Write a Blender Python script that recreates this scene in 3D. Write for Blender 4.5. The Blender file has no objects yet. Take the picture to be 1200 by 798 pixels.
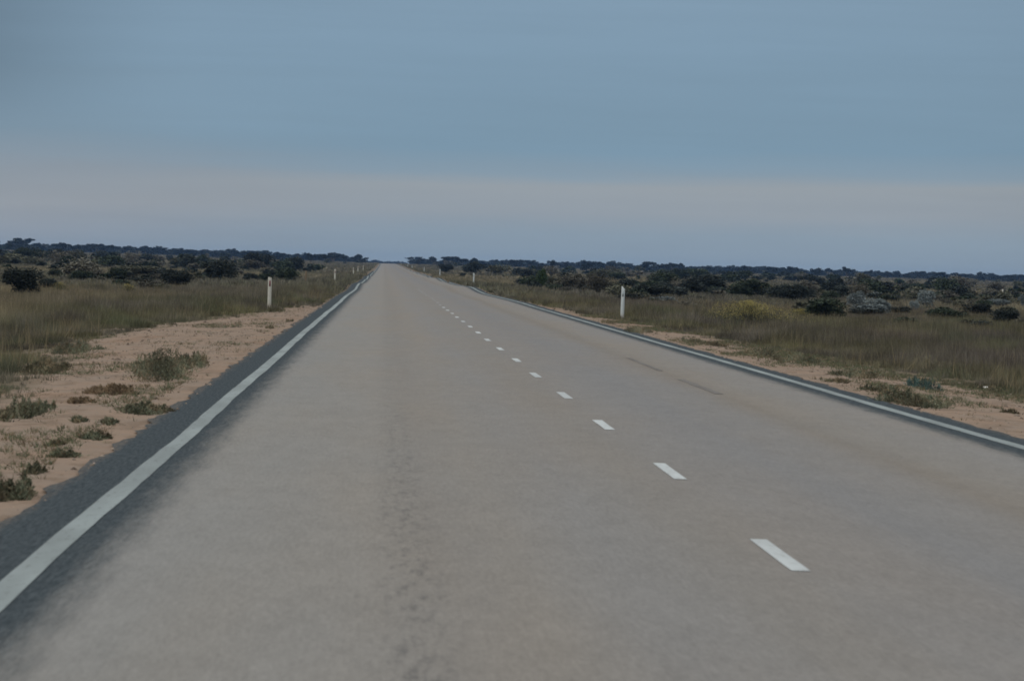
import bpy, math
import numpy as np
from mathutils import Matrix, Vector

R = math.radians
rng = np.random.default_rng(7)
scene = bpy.context.scene
col = scene.collection

# ------------------------------------------------------------------ camera measurements (photo is 1200 x 798)
FPX, EYE = 7043.0, 1.40
ROLL = R(1.67)
YAW, PITCH = math.atan(152.6 / FPX), math.atan(85.7 / FPX)
FWD = np.array([math.sin(YAW) * math.cos(PITCH), math.cos(YAW) * math.cos(PITCH), -math.sin(PITCH)])
RT = np.cross(FWD, [0, 0, 1.0]); RT /= np.linalg.norm(RT)
UP = np.cross(RT, FWD)
CX = math.cos(ROLL) * RT + math.sin(ROLL) * UP
CY = -math.sin(ROLL) * RT + math.cos(ROLL) * UP


def ray(px, py):
    d = FWD * FPX + CX * (px - 600) + CY * (399 - py)
    return d / d[1]


# ------------------------------------------------------------------ noise and terrain
def _hash(ix, iy, s):
    h = (ix.astype(np.int64) * 374761393 + iy.astype(np.int64) * 668265263 + s * 974634533) & 0x7FFFFFFF
    h = ((h ^ (h >> 13)) * 1274126177) & 0x7FFFFFFF
    return ((h ^ (h >> 16)) & 0xFFFF) / 65535.0


def noise(x, y, s=0):
    x, y = np.asarray(x, float), np.asarray(y, float)
    ix, iy = np.floor(x), np.floor(y)
    fx, fy = x - ix, y - iy
    fx, fy = fx * fx * (3 - 2 * fx), fy * fy * (3 - 2 * fy)
    a, b = _hash(ix, iy, s), _hash(ix + 1, iy, s)
    c, d = _hash(ix, iy + 1, s), _hash(ix + 1, iy + 1, s)
    return (a * (1 - fx) + b * fx) * (1 - fy) + (c * (1 - fx) + d * fx) * fy


def fbm(x, y, s=0):
    return (noise(x, y, s) + .5 * noise(x * 2.1, y * 2.1, s + 1) + .25 * noise(x * 4.3, y * 4.3, s + 2)) / 1.75


def sstep(a, b, x):
    t = np.clip((np.asarray(x, float) - a) / (b - a), 0, 1)
    return t * t * (3 - 2 * t)


XL, XR, XC = -1.97, 5.80, 1.99           # outer edges of the seal, centre line
LINE_L, LINE_R = -1.53, 5.47


def road_z(y):
    y = np.asarray(y, float)
    a = sstep(140, 380, y) * (1 - .4 * sstep(700, 1500, y))
    und = a * (.04 * np.sin(y / 19.0 + .6) + .05 * np.sin(y / 33.0 + 2.1) + .012 * np.sin(y / 11.3))
    rise = 1.42 * sstep(750, 3000, y) - 1.6 * sstep(3050, 4600, y)
    return und + rise


def ground_z(x, y):
    x, y = np.asarray(x, float), np.asarray(y, float)
    d = np.maximum(0, np.maximum(XL - x, x - XR))
    inside = (x > XL + .33) & (x < XR - .33)
    near = 1 - sstep(6, 40, d)
    cross = np.where(inside, -.12, -.03 - .20 * sstep(.1, 5.5, d))
    und = road_z(y) - (1.42 * sstep(750, 3000, y) - 1.6 * sstep(3050, 4600, y))
    rise = sstep(700, 3000, y) * (1.42 + np.clip(-x * .0062, 0, 1.6)) - sstep(4600, 8000, y) * 1.2
    crest = -1.6 * sstep(3050, 4600, y) * (1 - sstep(10, 60, d))
    bump = sstep(.5, 4, d) * (fbm(x * .9, y * .45, 11) - .5) * .07
    big = sstep(8, 40, d) * (fbm(x * .012, y * .006, 21) - .5) * (.22 * sstep(120, 500, y) + .7 * sstep(600, 2200, y))
    return np.where(inside, road_z(y) + cross, und * near + rise + crest + cross + bump + big)


def gz(x, y):
    return float(ground_z(np.array([x]), np.array([y]))[0])


def hit(px, py):
    """where the line of sight through one photo pixel meets the ground"""
    d = ray(px, py)
    ys = np.exp(np.linspace(math.log(15), math.log(3500), 4000))
    z = EYE + d[2] * ys
    below = z < ground_z(d[0] * ys, ys)
    i = int(np.argmax(below)) if below.any() else len(ys) - 1
    return float(d[0] * ys[i]), float(ys[i])


SAND_L = ([20, 50, 66, 78, 95, 112, 128, 146, 178, 205, 260, 9999], [-3.6, -3.7, -3.9, -4.3, -5.1, -5.5, -5.3, -4.3, -2.85, -2.1, -1.8, -1.6])
SAND_R = ([20, 50, 77, 88, 119, 150, 171, 220, 260, 9999], [8.8, 8.7, 8.35, 8.2, 7.75, 7.3, 6.9, 6.1, 5.7, 5.4])


def grassy(x, y):
    """distance (m) beyond the edge of the bare sandy verge; negative on the sand"""
    w = ((fbm(x * 1.1, y * .22, 31) - .5) * 1.5 + (fbm(x * 3.1, y * .8, 33) - .5) * .7) * (1 - .5 * sstep(170, 260, y))
    return np.where(x < XC, np.interp(y, *SAND_L) - x, x - np.interp(y, *SAND_R)) + w


# ------------------------------------------------------------------ mesh helpers
def link(name, me, parent=None):
    o = bpy.data.objects.new(name, me)
    col.objects.link(o)
    if parent is not None:
        o.parent = parent
    return o


def mesh(name, v, f, mat=None, attrs=None, smooth=False):
    """v: (n,3), f: (m,k) all faces with k corners; attrs: point attributes"""
    v = np.asarray(v, np.float32); f = np.asarray(f, np.int32)
    me = bpy.data.meshes.new(name)
    me.vertices.add(len(v)); me.vertices.foreach_set('co', v.ravel())
    m, k = f.shape
    me.loops.add(m * k); me.loops.foreach_set('vertex_index', f.ravel())
    me.polygons.add(m)
    me.polygons.foreach_set('loop_start', np.arange(m, dtype=np.int32) * k)
    me.polygons.foreach_set('loop_total', np.full(m, k, np.int32))
    if smooth:
        me.polygons.foreach_set('use_smooth', np.ones(m, bool))
    for an, av in (attrs or {}).items():
        av = np.asarray(av, np.float32)
        if av.ndim == 1:
            a = me.attributes.new(an, 'FLOAT', 'POINT'); a.data.foreach_set('value', av)
        else:
            a = me.attributes.new(an, 'FLOAT_COLOR', 'POINT')
            a.data.foreach_set('color', np.concatenate([av, np.ones((len(av), 1), np.float32)], 1).ravel())
    me.update(calc_edges=True)
    if mat:
        me.materials.append(mat)
    return me


def tag(o, label=None, cat=None, group=None, kind=None):
    if label: o['label'] = label
    if cat: o['category'] = cat
    if group: o['group'] = group
    if kind: o['kind'] = kind
    return o


def empty(name, loc, rz=0):
    o = link(name, None)
    o.location = loc; o.rotation_euler = (0, 0, rz); o.empty_display_size = .3
    return o


def join(parts):
    vs, fs, ts, n = [], [], [], 0
    for v, f, t in parts:
        vs.append(v); fs.append(f + n); ts.append(t); n += len(v)
    return np.concatenate(vs), np.concatenate(fs), np.concatenate(ts)


def tube(pts, rad, sides=6):
    """tapered tube of quads along a polyline"""
    pts = np.asarray(pts, float); rad = np.asarray(rad, float)
    n = len(pts); v = []
    for i in range(n):
        t = pts[min(i + 1, n - 1)] - pts[max(i - 1, 0)]
        t /= np.linalg.norm(t) + 1e-9
        a = np.cross(t, [0.31, .95, .1]); a /= np.linalg.norm(a) + 1e-9
        b = np.cross(t, a)
        for k in range(sides):
            ang = 2 * math.pi * k / sides
            v.append(pts[i] + rad[i] * (a * math.cos(ang) + b * math.sin(ang)))
    f = [[i * sides + k, i * sides + (k + 1) % sides, (i + 1) * sides + (k + 1) % sides, (i + 1) * sides + k]
         for i in range(n - 1) for k in range(sides)]
    return np.array(v), np.array(f, np.int32), np.ones(len(v))


def unit(n, g):
    a = g.normal(size=(n, 3)); return a / np.linalg.norm(a, axis=1, keepdims=True)


def leaf_quads(p, ln, wd, g, axis=None):
    n = len(p)
    a = unit(n, g) if axis is None else axis
    b = np.cross(a, unit(n, g)); b /= np.linalg.norm(b, axis=1, keepdims=True) + 1e-9
    s = g.uniform(.6, 1.35, (n, 1))
    v = np.stack([p - a * ln * s * .5, p + b * wd * s * .5 , p + a * ln * s * .5, p - b * wd * s * .5], 1).reshape(-1, 3)
    f = np.arange(n * 4, dtype=np.int32).reshape(-1, 4)
    t = np.repeat(g.uniform(.6, 1.4, n), 4)
    return v, f, t


# ------------------------------------------------------------------ materials
def new_mat(name):
    m = bpy.data.materials.new(name); m.use_nodes = True
    nt = m.node_tree
    return m, nt, nt.nodes, nt.nodes['Principled BSDF']


def N(nodes, typ, **kw):
    n = nodes.new(typ)
    for k, v in kw.items():
        setattr(n, k, v)
    return n


def mathn(nt, op, a, b=None, c=None, clamp=False):
    n = nt.nodes.new('ShaderNodeMath'); n.operation = op; n.use_clamp = clamp
    for i, x in enumerate((a, b, c)):
        if x is None: continue
        if isinstance(x, (int, float)): n.inputs[i].default_value = x
        else: nt.links.new(x, n.inputs[i])
    return n.outputs[0]


def mixc(nt, fac, a, b, mode='MIX'):
    n = nt.nodes.new('ShaderNodeMix'); n.data_type = 'RGBA'; n.blend_type = mode
    for sock, x in ((n.inputs[0], fac), (n.inputs[6], a), (n.inputs[7], b)):
        if isinstance(x, (int, float)): sock.default_value = x
        elif isinstance(x, tuple): sock.default_value = (*x, 1)
        else: nt.links.new(x, sock)
    return n.outputs[2]


def maprange(nt, x, a, b, c=0., d=1., smooth=True):
    n = nt.nodes.new('ShaderNodeMapRange')
    n.interpolation_type = 'SMOOTHSTEP' if smooth else 'LINEAR'
    nt.links.new(x, n.inputs[0])
    for i, val in enumerate((a, b, c, d)): n.inputs[i + 1].default_value = val
    return n.outputs[0]


def noisen(nt, vec, scale, detail=3, rough=.55, mapping=None):
    if mapping is not None:
        m = nt.nodes.new('ShaderNodeMapping'); m.inputs['Scale'].default_value = mapping
        nt.links.new(vec, m.inputs[0]); vec = m.outputs[0]
    n = nt.nodes.new('ShaderNodeTexNoise')
    n.inputs['Scale'].default_value = scale; n.inputs['Detail'].default_value = detail; n.inputs['Roughness'].default_value = rough
    nt.links.new(vec, n.inputs['Vector'])
    return n.outputs[0]


def matte(p, rough=.95, spec=.08):
    p.inputs['Roughness'].default_value = rough
    p.inputs['Specular IOR Level'].default_value = spec


def leaf_mat(name, c, var=.35):
    m, nt, nd, p = new_mat(name); matte(p, .85, .12)
    at = N(nd, 'ShaderNodeAttribute', attribute_name='tint')
    oi = N(nd, 'ShaderNodeObjectInfo')
    k = mathn(nt, 'MULTIPLY_ADD', oi.outputs['Random'], var * 2, 1 - var)
    k = mathn(nt, 'MULTIPLY', k, at.outputs['Fac'])
    vm = N(nd, 'ShaderNodeVectorMath', operation='SCALE'); vm.inputs[0].default_value = c
    nt.links.new(k, vm.inputs['Scale'])
    nt.links.new(vm.outputs[0], p.inputs['Base Color'])
    return m


def colour_attr_mat(name):
    m, nt, nd, p = new_mat(name); matte(p, .9, .08)
    at = N(nd, 'ShaderNodeAttribute', attribute_name='col')
    nt.links.new(at.outputs['Color'], p.inputs['Base Color'])
    return m


M = {
    'dark': leaf_mat('dark_saltbush_leaves', (.030, .038, .034)),
    'deep': leaf_mat('deep_green_leaves', (.034, .047, .031)),
    'green': leaf_mat('green_leaves', (.038, .062, .028)),
    'olive': leaf_mat('olive_leaves', (.084, .088, .062)),
    'grey': leaf_mat('grey_brown_leaves', (.105, .103, .085)),
    'silver': leaf_mat('silver_leaves', (.155, .185, .19), .15),
    'sage': leaf_mat('sage_leaves', (.118, .132, .092), .25),
    'teal': leaf_mat('blue_green_leaves', (.060, .100, .092), .1),
    'yellow': leaf_mat('yellow_flowers', (.255, .225, .085), .2),
    'tree': leaf_mat('mallee_leaves', (.020, .026, .024), .3),
    'dry': leaf_mat('dry_brown_leaves', (.165, .122, .080), .15),
    'straw': leaf_mat('dry_straw', (.22, .18, .105), .2),
    'bark': leaf_mat('bark', (.085, .072, .06), .2),
    'blades': colour_attr_mat('grass_blades'),
    'scrub': colour_attr_mat('scrub_leaves'),
}


def road_material():
    m, nt, nd, p = new_mat('chip_seal'); matte(p, 1.0, .05)
    g = N(nd, 'ShaderNodeNewGeometry'); pos = g.outputs['Position']
    sx = N(nd, 'ShaderNodeSeparateXYZ'); nt.links.new(pos, sx.inputs[0]); X = sx.outputs[0]
    edge_n = noisen(nt, pos, 1.0, 6, .75, (9, .4, 1))
    xw = mathn(nt, 'MULTIPLY_ADD', edge_n, .36, X); xw = mathn(nt, 'SUBTRACT', xw, .18)
    # long wheel-track and oil streaks along the lane
    streak = noisen(nt, pos, 1.0, 3, .5, (1.6, .012, 1))
    ramp = N(nd, 'ShaderNodeValToRGB'); e = ramp.color_ramp
    stops = [(-2.0, (.196, .199, .196)), (-.95, (.205, .208, .203)), (-.1, (.210, .207, .197)), (.10, (.199, .196, .187)), (.32, (.196, .191, .181)),
             (.65, (.204, .198, .186)), (1.15, (.196, .196, .193)), (1.7, (.192, .188, .179)), (2.25, (.192, .191, .188)), (2.9, (.180, .183, .186)),
             (3.55, (.188, .188, .186)), (3.9, (.180, .172, .159)), (4.25, (.199, .192, .179)), (4.9, (.198, .197, .192)), (6., (.182, .183, .181))]
    while len(e.elements) < len(stops): e.elements.new(.5)
    for el, (x, c) in zip(e.elements, stops):
        el.position = (x + 2) / 8; el.color = (*c, 1)
    xs = mathn(nt, 'MULTIPLY_ADD', streak, .35, X); xs = mathn(nt, 'SUBTRACT', xs, .175)
    fx = mathn(nt, 'MULTIPLY_ADD', xs, 1 / 8, .25)
    nt.links.new(fx, ramp.inputs[0])
    base = ramp.outputs[0]
    fine = noisen(nt, pos, 38, 3, .7)
    mid = noisen(nt, pos, 1.0, 4, .6, (1.5, .35, 1))
    mott = noisen(nt, pos, 1.0, 5, .7, (8, .8, 1))
    tone = mathn(nt, 'ADD', maprange(nt, fine, .25, .75, .915, 1.165), maprange(nt, mid, .25, .75, -.03, .03))
    tone = mathn(nt, 'ADD', tone, maprange(nt, mott, .3, .7, -.05, .045))
    speck = noisen(nt, pos, 1.0, 4, .8, (48, 2.2, 1))
    tone = mathn(nt, 'ADD', tone, maprange(nt, speck, .25, .75, -.16, .14, False))
    warm = mixc(nt, maprange(nt, noisen(nt, pos, 1.0, 3, .5, (.9, .05, 1)), .35, .7), base, mixc(nt, 1., base, (1.03, .995, .955), 'MULTIPLY'))
    vm = N(nd, 'ShaderNodeVectorMath', operation='SCALE'); nt.links.new(warm, vm.inputs[0]); nt.links.new(tone, vm.inputs['Scale'])
    surf = vm.outputs[0]
    # oil drips along the middle of the near lane
    d = mathn(nt, 'ABSOLUTE', mathn(nt, 'SUBTRACT', X, .16))
    oil = mathn(nt, 'MULTIPLY', maprange(nt, d, .02, .22, 1, 0), maprange(nt, noisen(nt, pos, 1.0, 6, .75, (16, 1.3, 1)), .46, .66))
    oil = mathn(nt, 'MULTIPLY', oil, maprange(nt, noisen(nt, pos, 1.0, 3, .6, (.3, .09, 1)), .30, .52, .35, 1))
    oil = mathn(nt, 'MULTIPLY', oil, maprange(nt, sx.outputs[1], 28, 75, 1, .12))
    surf = mixc(nt, mathn(nt, 'MULTIPLY', oil, .6), surf, (.085, .085, .086))
    # darker fresh bitumen along both edges, feathered into the old seal
    left = maprange(nt, xw, -1.42, -1.08, 1, 0)
    right = maprange(nt, xw, 5.02, 5.32, 0, 1)
    dark = mathn(nt, 'MAXIMUM', left, right)
    dk = mixc(nt, maprange(nt, speck, .28, .72), (.022, .032, .039), (.068, .085, .096))
    surf = mixc(nt, dark, surf, dk)
    # sand dusted over the outer edge
    dust = mathn(nt, 'MAXIMUM', maprange(nt, xw, -1.98, -1.86, .55, 0), maprange(nt, xw, 5.70, 5.84, 0, .45))
    surf = mixc(nt, mathn(nt, 'MULTIPLY', dust, maprange(nt, fine, .4, .6)), surf, (.20, .16, .125))
    nt.links.new(surf, p.inputs['Base Color'])
    b = N(nd, 'ShaderNodeBump'); b.inputs['Strength'].default_value = .35; b.inputs['Distance'].default_value = .006
    nt.links.new(fine, b.inputs['Height']); nt.links.new(b.outputs[0], p.inputs['Normal'])
    return m


def paint_material(name, c, under, wear):
    m, nt, nd, p = new_mat(name); matte(p, .8, .1)
    g = N(nd, 'ShaderNodeNewGeometry'); pos = g.outputs['Position']
    w = noisen(nt, pos, 1.0, 5, .7, (22, 2.2, 1))
    g2 = noisen(nt, pos, 1.0, 3, .7, (34, 5, 1))
    f = mathn(nt, 'MULTIPLY', maprange(nt, w, .50, .70, 0, wear), maprange(nt, g2, .4, .6))
    big = maprange(nt, noisen(nt, pos, 1.0, 3, .5, (3, .25, 1)), .3, .7, .82, 1.1)
    vm = N(nd, 'ShaderNodeVectorMath', operation='SCALE'); vm.inputs[0].default_value = c; nt.links.new(big, vm.inputs['Scale'])
    nt.links.new(mixc(nt, f, vm.outputs[0], under), p.inputs['Base Color'])
    return m


def ground_material():
    m, nt, nd, p = new_mat('sandy_soil'); matte(p, 1.0, .03)
    g = N(nd, 'ShaderNodeNewGeometry'); pos = g.outputs['Position']
    at = N(nd, 'ShaderNodeAttribute', attribute_name='sand')
    n1 = noisen(nt, pos, 1.0, 5, .65, (1.6, .5, 1))
    n2 = noisen(nt, pos, 9, 4, .7)
    n3 = noisen(nt, pos, 45, 2, .6)
    n4 = noisen(nt, pos, 1.0, 4, .6, (.35, .09, 1))
    sand = mixc(nt, maprange(nt, n1, .3, .72), (.275, .204, .154), (.232, .190, .156))
    sand = mixc(nt, maprange(nt, n4, .55, .75, 0, .7), sand, (.200, .122, .078))
    sand = mixc(nt, maprange(nt, noisen(nt, pos, 1.0, 5, .7, (2.6, .7, 1)), .48, .62, 0, .7), sand, (.168, .125, .092))
    sand = mixc(nt, maprange(nt, n2, .54, .75, 0, .6), sand, (.155, .125, .100))
    sand = mixc(nt, maprange(nt, n3, .60, .78, 0, .55), sand, (.34, .27, .21))
    sand = mixc(nt, maprange(nt, n3, .22, .38, .5, 0), sand, (.10, .075, .055))
    soil = mixc(nt, maprange(nt, n1, .3, .7), (.115, .098, .070), (.165, .135, .098))
    soil = mixc(nt, maprange(nt, n2, .5, .7), soil, (.085, .080, .055))
    f = mathn(nt, 'ADD', at.outputs['Fac'], maprange(nt, n2, .2, .8, -.35, .35), clamp=True)
    nt.links.new(mixc(nt, f, soil, sand), p.inputs['Base Color'])
    b = N(nd, 'ShaderNodeBump'); b.inputs['Strength'].default_value = .7; b.inputs['Distance'].default_value = .03
    nt.links.new(n2, b.inputs['Height']); nt.links.new(b.outputs[0], p.inputs['Normal'])
    return m


def flat_mat(name, c, rough=.6, spec=.3, dirt=None):
    m, nt, nd, p = new_mat(name); matte(p, rough, spec)
    if dirt:
        g = N(nd, 'ShaderNodeTexCoord')
        n = noisen(nt, g.outputs['Object'], 9, 4, .65)
        sx = N(nd, 'ShaderNodeSeparateXYZ'); nt.links.new(g.outputs['Object'], sx.inputs[0])
        low = maprange(nt, sx.outputs[2], 0, .28, .55, 0)
        f = mathn(nt, 'MULTIPLY_ADD', maprange(nt, n, .45, .75), .35, low)
        nt.links.new(mixc(nt, f, c, dirt), p.inputs['Base Color'])
    else:
        p.inputs['Base Color'].default_value = (*c, 1)
    return m


M['road'] = road_material()
M['line'] = paint_material('worn_edge_paint', (.228, .270, .277), (.10, .11, .115), .8)
M['dash'] = paint_material('dash_paint', (.44, .485, .50), (.20, .195, .185), .7)
M['dash_worn'] = paint_material('worn_dash_paint', (.27, .285, .285), (.20, .195, .185), 1.)
M['ground'] = ground_material()
M['post'] = flat_mat('white_post_plastic', (.50, .51, .46), .55, .3, (.30, .24, .17))
M['post_cool'] = flat_mat('cool_white_post_plastic', (.46, .52, .54), .55, .3, (.30, .25, .19))
M['red'] = flat_mat('red_reflector', (.14, .025, .03), .3, .5)
M['clear'] = flat_mat('clear_reflector', (.30, .35, .37), .25, .5)
M['timber'] = flat_mat('weathered_timber', (.165, .13, .09), .9, .1, (.12, .09, .06))
M['litter'] = flat_mat('white_paper', (.62, .62, .60), .8, .2)
M['skid'] = paint_material('skid_rubber', (.140, .134, .127), (.19, .182, .17), .9)

# ------------------------------------------------------------------ the setting: ground, road, markings
rows = np.unique(np.concatenate([np.arange(-60, 20, 4.), np.arange(20, 260, .6), np.arange(260, 700, 2.), np.arange(700, 1600, 6.),
                                 np.arange(1600, 4600, 25.), np.linspace(4600, 6600, 20)]))
half = np.unique(np.concatenate([np.arange(.0, 12, .25), np.arange(12, 30, 1.), np.arange(30, 120, 6.), np.arange(120, 700, 40.), np.geomspace(700, 7000, 14)]))
cols = np.concatenate([(XL - half)[::-1], [XL + .32, XL + .36, XC, XR - .36, XR - .32], XR + half])


def sheet(name, cols2d, rows, zf, mat, attrs=None, smooth=True):
    nr, nc = cols2d.shape
    Y = np.repeat(rows[:, None], nc, 1)
    v = np.stack([cols2d, Y, zf(cols2d, Y)], -1).reshape(-1, 3)
    i = np.arange(nr * nc).reshape(nr, nc)
    f = np.stack([i[:-1, :-1], i[:-1, 1:], i[1:, 1:], i[1:, :-1]], -1).reshape(-1, 4)
    a = {k: fn(cols2d, Y).ravel() for k, fn in (attrs or {}).items()}
    return mesh(name, v, f, mat, a, smooth)


gcols = np.repeat(cols[None, :], len(rows), 0)
ground = link('ground', sheet('ground', gcols, rows, ground_z, M['ground'],
                              {'sand': lambda x, y: 1 - sstep(-.25, .25, grassy(x, y)) * (1 - .0 * y)}))
tag(ground, kind='structure')

rrows = rows[rows <= 4400]
jl = (fbm(rrows * .55, rrows * 0 + 3.3, 41) - .5) * .16 + (fbm(rrows * 1.6, rrows * 0 + 2.3, 45) - .5) * .14
jr = (fbm(rrows * .55, rrows * 0 + 9.3, 43) - .5) * .16 + (fbm(rrows * 1.6, rrows * 0 + 7.3, 47) - .5) * .14
prof = np.array([0, .04, .12, .3, .5, .7, .88, .96, 1.])
rcols = (XL + jl)[:, None] * (1 - prof) + (XR + jr)[:, None] * prof
road = link('road', sheet('road', rcols, rrows, lambda x, y: road_z(y) + .025 * (1 - ((x - XC) / 3.9) ** 2) - .012, M['road']))
tag(road, kind='structure')


def road_top(x, y):
    return road_z(y) + .025 * (1 - ((x - XC) / 3.9) ** 2) - .012


def stripe(name, x0, w, y0, y1, mat, lift=.003, wob=.02, step=None, seed=0):
    ys = rrows[(rrows > y0) & (rrows < y1)]
    ys = np.concatenate([[y0], ys, [y1]]) if step is None else np.linspace(y0, y1, step)
    c = x0 + (fbm(ys * .06, ys * 0 + seed, 51 + seed) - .5) * 2 * wob + (noise(ys * .5, ys * 0, 57 + seed) - .5) * wob * .4
    wv = w * (1 + (noise(ys * .8, ys * 0, 61 + seed) - .5) * .12)
    c2 = np.stack([c - wv / 2, c + wv / 2], 1)
    o = link(name, sheet(name, c2, ys, lambda x, y: road_top(x, y) + lift, mat), road)
    return o


stripe('edge_line', LINE_L, .132, -40, 3300, M['line'], seed=1)
stripe('edge_line', LINE_R, .132, -40, 3300, M['line'], seed=2)
for k in range(-2, 27):
    yc = 29.85 + 12 * k + rng.normal() * .08
    stripe('lane_dash', XC + .024 + rng.normal() * .012, .090, yc - 1.62, yc + 1.62, M['dash' if k < 15 else 'dash_worn'], wob=.004, step=8, seed=5 + k % 7)
stripe('skid_mark', 3.90, .10, 69.3, 78.2, M['skid'], lift=.0025, wob=.05, seed=3)
stripe('skid_mark', 3.95, .08, 84.4, 96.2, M['skid'], lift=.0025, wob=.05, seed=4)

# ------------------------------------------------------------------ plants
def bush_points(g, n, lobes, flat=1.0, open_=0.):
    """points on the skins of several lobes; unit width, unit height"""
    cs, rs = [], []
    for i in range(lobes):
        a = g.uniform(0, 2 * math.pi); r = math.sqrt(g.uniform(0, 1)) * .27
        cs.append((r * math.cos(a), r * math.sin(a), g.uniform(.22, .62) * (1 - r)))
        rs.append(g.uniform(.17, .30) * (1 - .2 * open_))
    cs, rs = np.array(cs), np.array(rs)
    k = g.integers(0, lobes, n)
    d = unit(n, g); d[:, 2] = np.where(d[:, 2] < -.3, -d[:, 2], d[:, 2])
    rad = rs[k] * (g.uniform(.55, 1.08, n) if open_ < .5 else g.uniform(.2, 1.25, n))
    p = cs[k] + d * rad[:, None]
    p[:, 2] = np.abs(p[:, 2])
    p[:, 2] /= p[:, 2].max() * .96
    p[:, :2] /= max(np.abs(p[:, :2]).max() * 2.0, .4)
    return p


_bush = {}


def bush_mesh(kind, lod, var):
    key = (kind, lod, var)
    if key in _bush: return _bush[key]
    g = np.random.default_rng(abs(hash(('b', var, lod))) % 99991 if False else 1000 + var * 17 + {'hi': 1, 'mid': 2, 'low': 3}[lod] * 131)
    n, ln, wd = {'hi': (4200, .062, .036), 'mid': (1300, .105, .068), 'low': (170, .24, .19)}[lod]
    opn = 1. if kind in ('grey', 'straw') else 0.
    p = bush_points(g, n, 9 if lod != 'low' else 6, 1, opn)
    parts = [leaf_quads(p, ln, wd * (.6 if opn else 1), g)]
    if lod != 'low':
        for i in range(9):
            a = g.uniform(0, 6.28); r = g.uniform(.12, .36); h = g.uniform(.45, .85)
            parts.append(tube([(0, 0, -.04), (r * .35 * math.cos(a), r * .35 * math.sin(a), h * .5), (r * math.cos(a), r * math.sin(a), h)], [.022, .014, .005], 5))
    v, f, t = join(parts)
    _bush[key] = mesh(kind + '_shrub', v, f, M[kind], {'tint': t})
    return _bush[key]


def tuft_mesh(seed, n, w, h, lean, ln, wd, mat):
    """low plant: leafy stems fanning out from scattered bases"""
    g = np.random.default_rng(seed)
    a = g.uniform(0, 6.28, n); r = np.sqrt(g.uniform(0, 1, n))
    lump = .55 + .45 * np.sin(a * 2 + seed) * np.sin(a * 3 + seed * 2)
    top = np.stack([np.cos(a) * r * w * .5, np.sin(a) * r * w * .5, h * (1 - .65 * r ** 2) * g.uniform(.12, 1, n) ** .8 * (.6 + .4 * lump)], 1)
    ax = np.stack([np.cos(a) * lean + g.normal(size=n) * .35, np.sin(a) * lean + g.normal(size=n) * .35, np.full(n, .8)], 1)
    ax /= np.linalg.norm(ax, axis=1, keepdims=True)
    v, f, t = leaf_quads(top, ln, wd, g, ax)
    v[:, 2] = np.maximum(v[:, 2], -.01)
    return mesh('plant', v, f, mat, {'tint': t})


def place(name, me, x, y, sx, sy, sz, rz, sink=.0):
    o = link(name, me)
    o.location = (x, y, gz(x, y) - sink); o.scale = (sx, sy, sz); o.rotation_euler = (0, 0, rz)
    return o


def mat_plant(seed, w, depth, h, lean, n, mk):
    """straggly low plant: many little leafy tufts strewn through a patch that runs along the ground"""
    g = np.random.default_rng(seed)
    k = int(np.clip(6 + depth * 5, 9, 34))
    a = g.uniform(0, 6.28, k); q = np.sqrt(g.uniform(0, 1, k))
    cx, cy = np.cos(a) * q * w * .42, np.sin(a) * q * depth * .46
    ch = h * g.uniform(.35, 1.0, k) * (1 - .5 * q ** 2); cr = g.uniform(.10, .24, k) * w
    i = g.choice(k, n, p=(cr * ch) / (cr * ch).sum())
    r = np.abs(g.normal(size=n)) * .55; b = g.uniform(0, 6.28, n)
    p = np.stack([cx[i] + np.cos(b) * r * cr[i], cy[i] + np.sin(b) * r * cr[i] * 1.6, ch[i] * np.exp(-r * r * .9) * g.uniform(.03, 1.05, n)], 1)
    ax = np.stack([np.cos(b) * lean * r + g.normal(size=n) * .4, np.sin(b) * lean * r + g.normal(size=n) * .4, g.uniform(.3, 1, n)], 1)
    ax /= np.linalg.norm(ax, axis=1, keepdims=True)
    parts = [leaf_quads(p, .042, .011, g, ax)]
    for j in range(int(k * 1.4)):                     # thin bare stems standing out of the leaves
        c = g.integers(0, k); e = g.normal(size=2) * cr[c] * .8
        parts.append(tube([(cx[c], cy[c], -.01), (cx[c] + e[0] * .6, cy[c] + e[1] * .6, ch[c] * .7), (cx[c] + e[0], cy[c] + e[1], ch[c] * g.uniform(.9, 1.35))], [.004, .003, .0015], 4))
    v, f, t = join(parts)
    z = v[:, 2]; z[z < -.01] = -.01
    v[:, 2] = z
    t = t * (1 + .35 * np.sin(v[:, 0] * 9 / max(w, .3) + seed))
    c0 = np.array({'sage': (.112, .128, .088), 'olive': (.085, .086, .055), 'dry': (.165, .122, .080), 'teal': (.060, .100, .092)}[mk])
    q = np.clip(np.repeat(np.where(g.uniform(size=k) < .3, g.uniform(.3, .8, k), g.uniform(0, .25, k))[i] + (g.uniform(size=n) < .12) * .5, 4), 0, 1)
    q = np.concatenate([q, np.full(len(v) - 4 * n, .9)])[:, None] * (0. if mk == 'teal' else 1.)
    cc = (c0 * (1 - q) + np.array((.175, .140, .092)) * q) * t[:, None]
    return mesh('plant', v, f, M['scrub'], {'col': cc})


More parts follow.
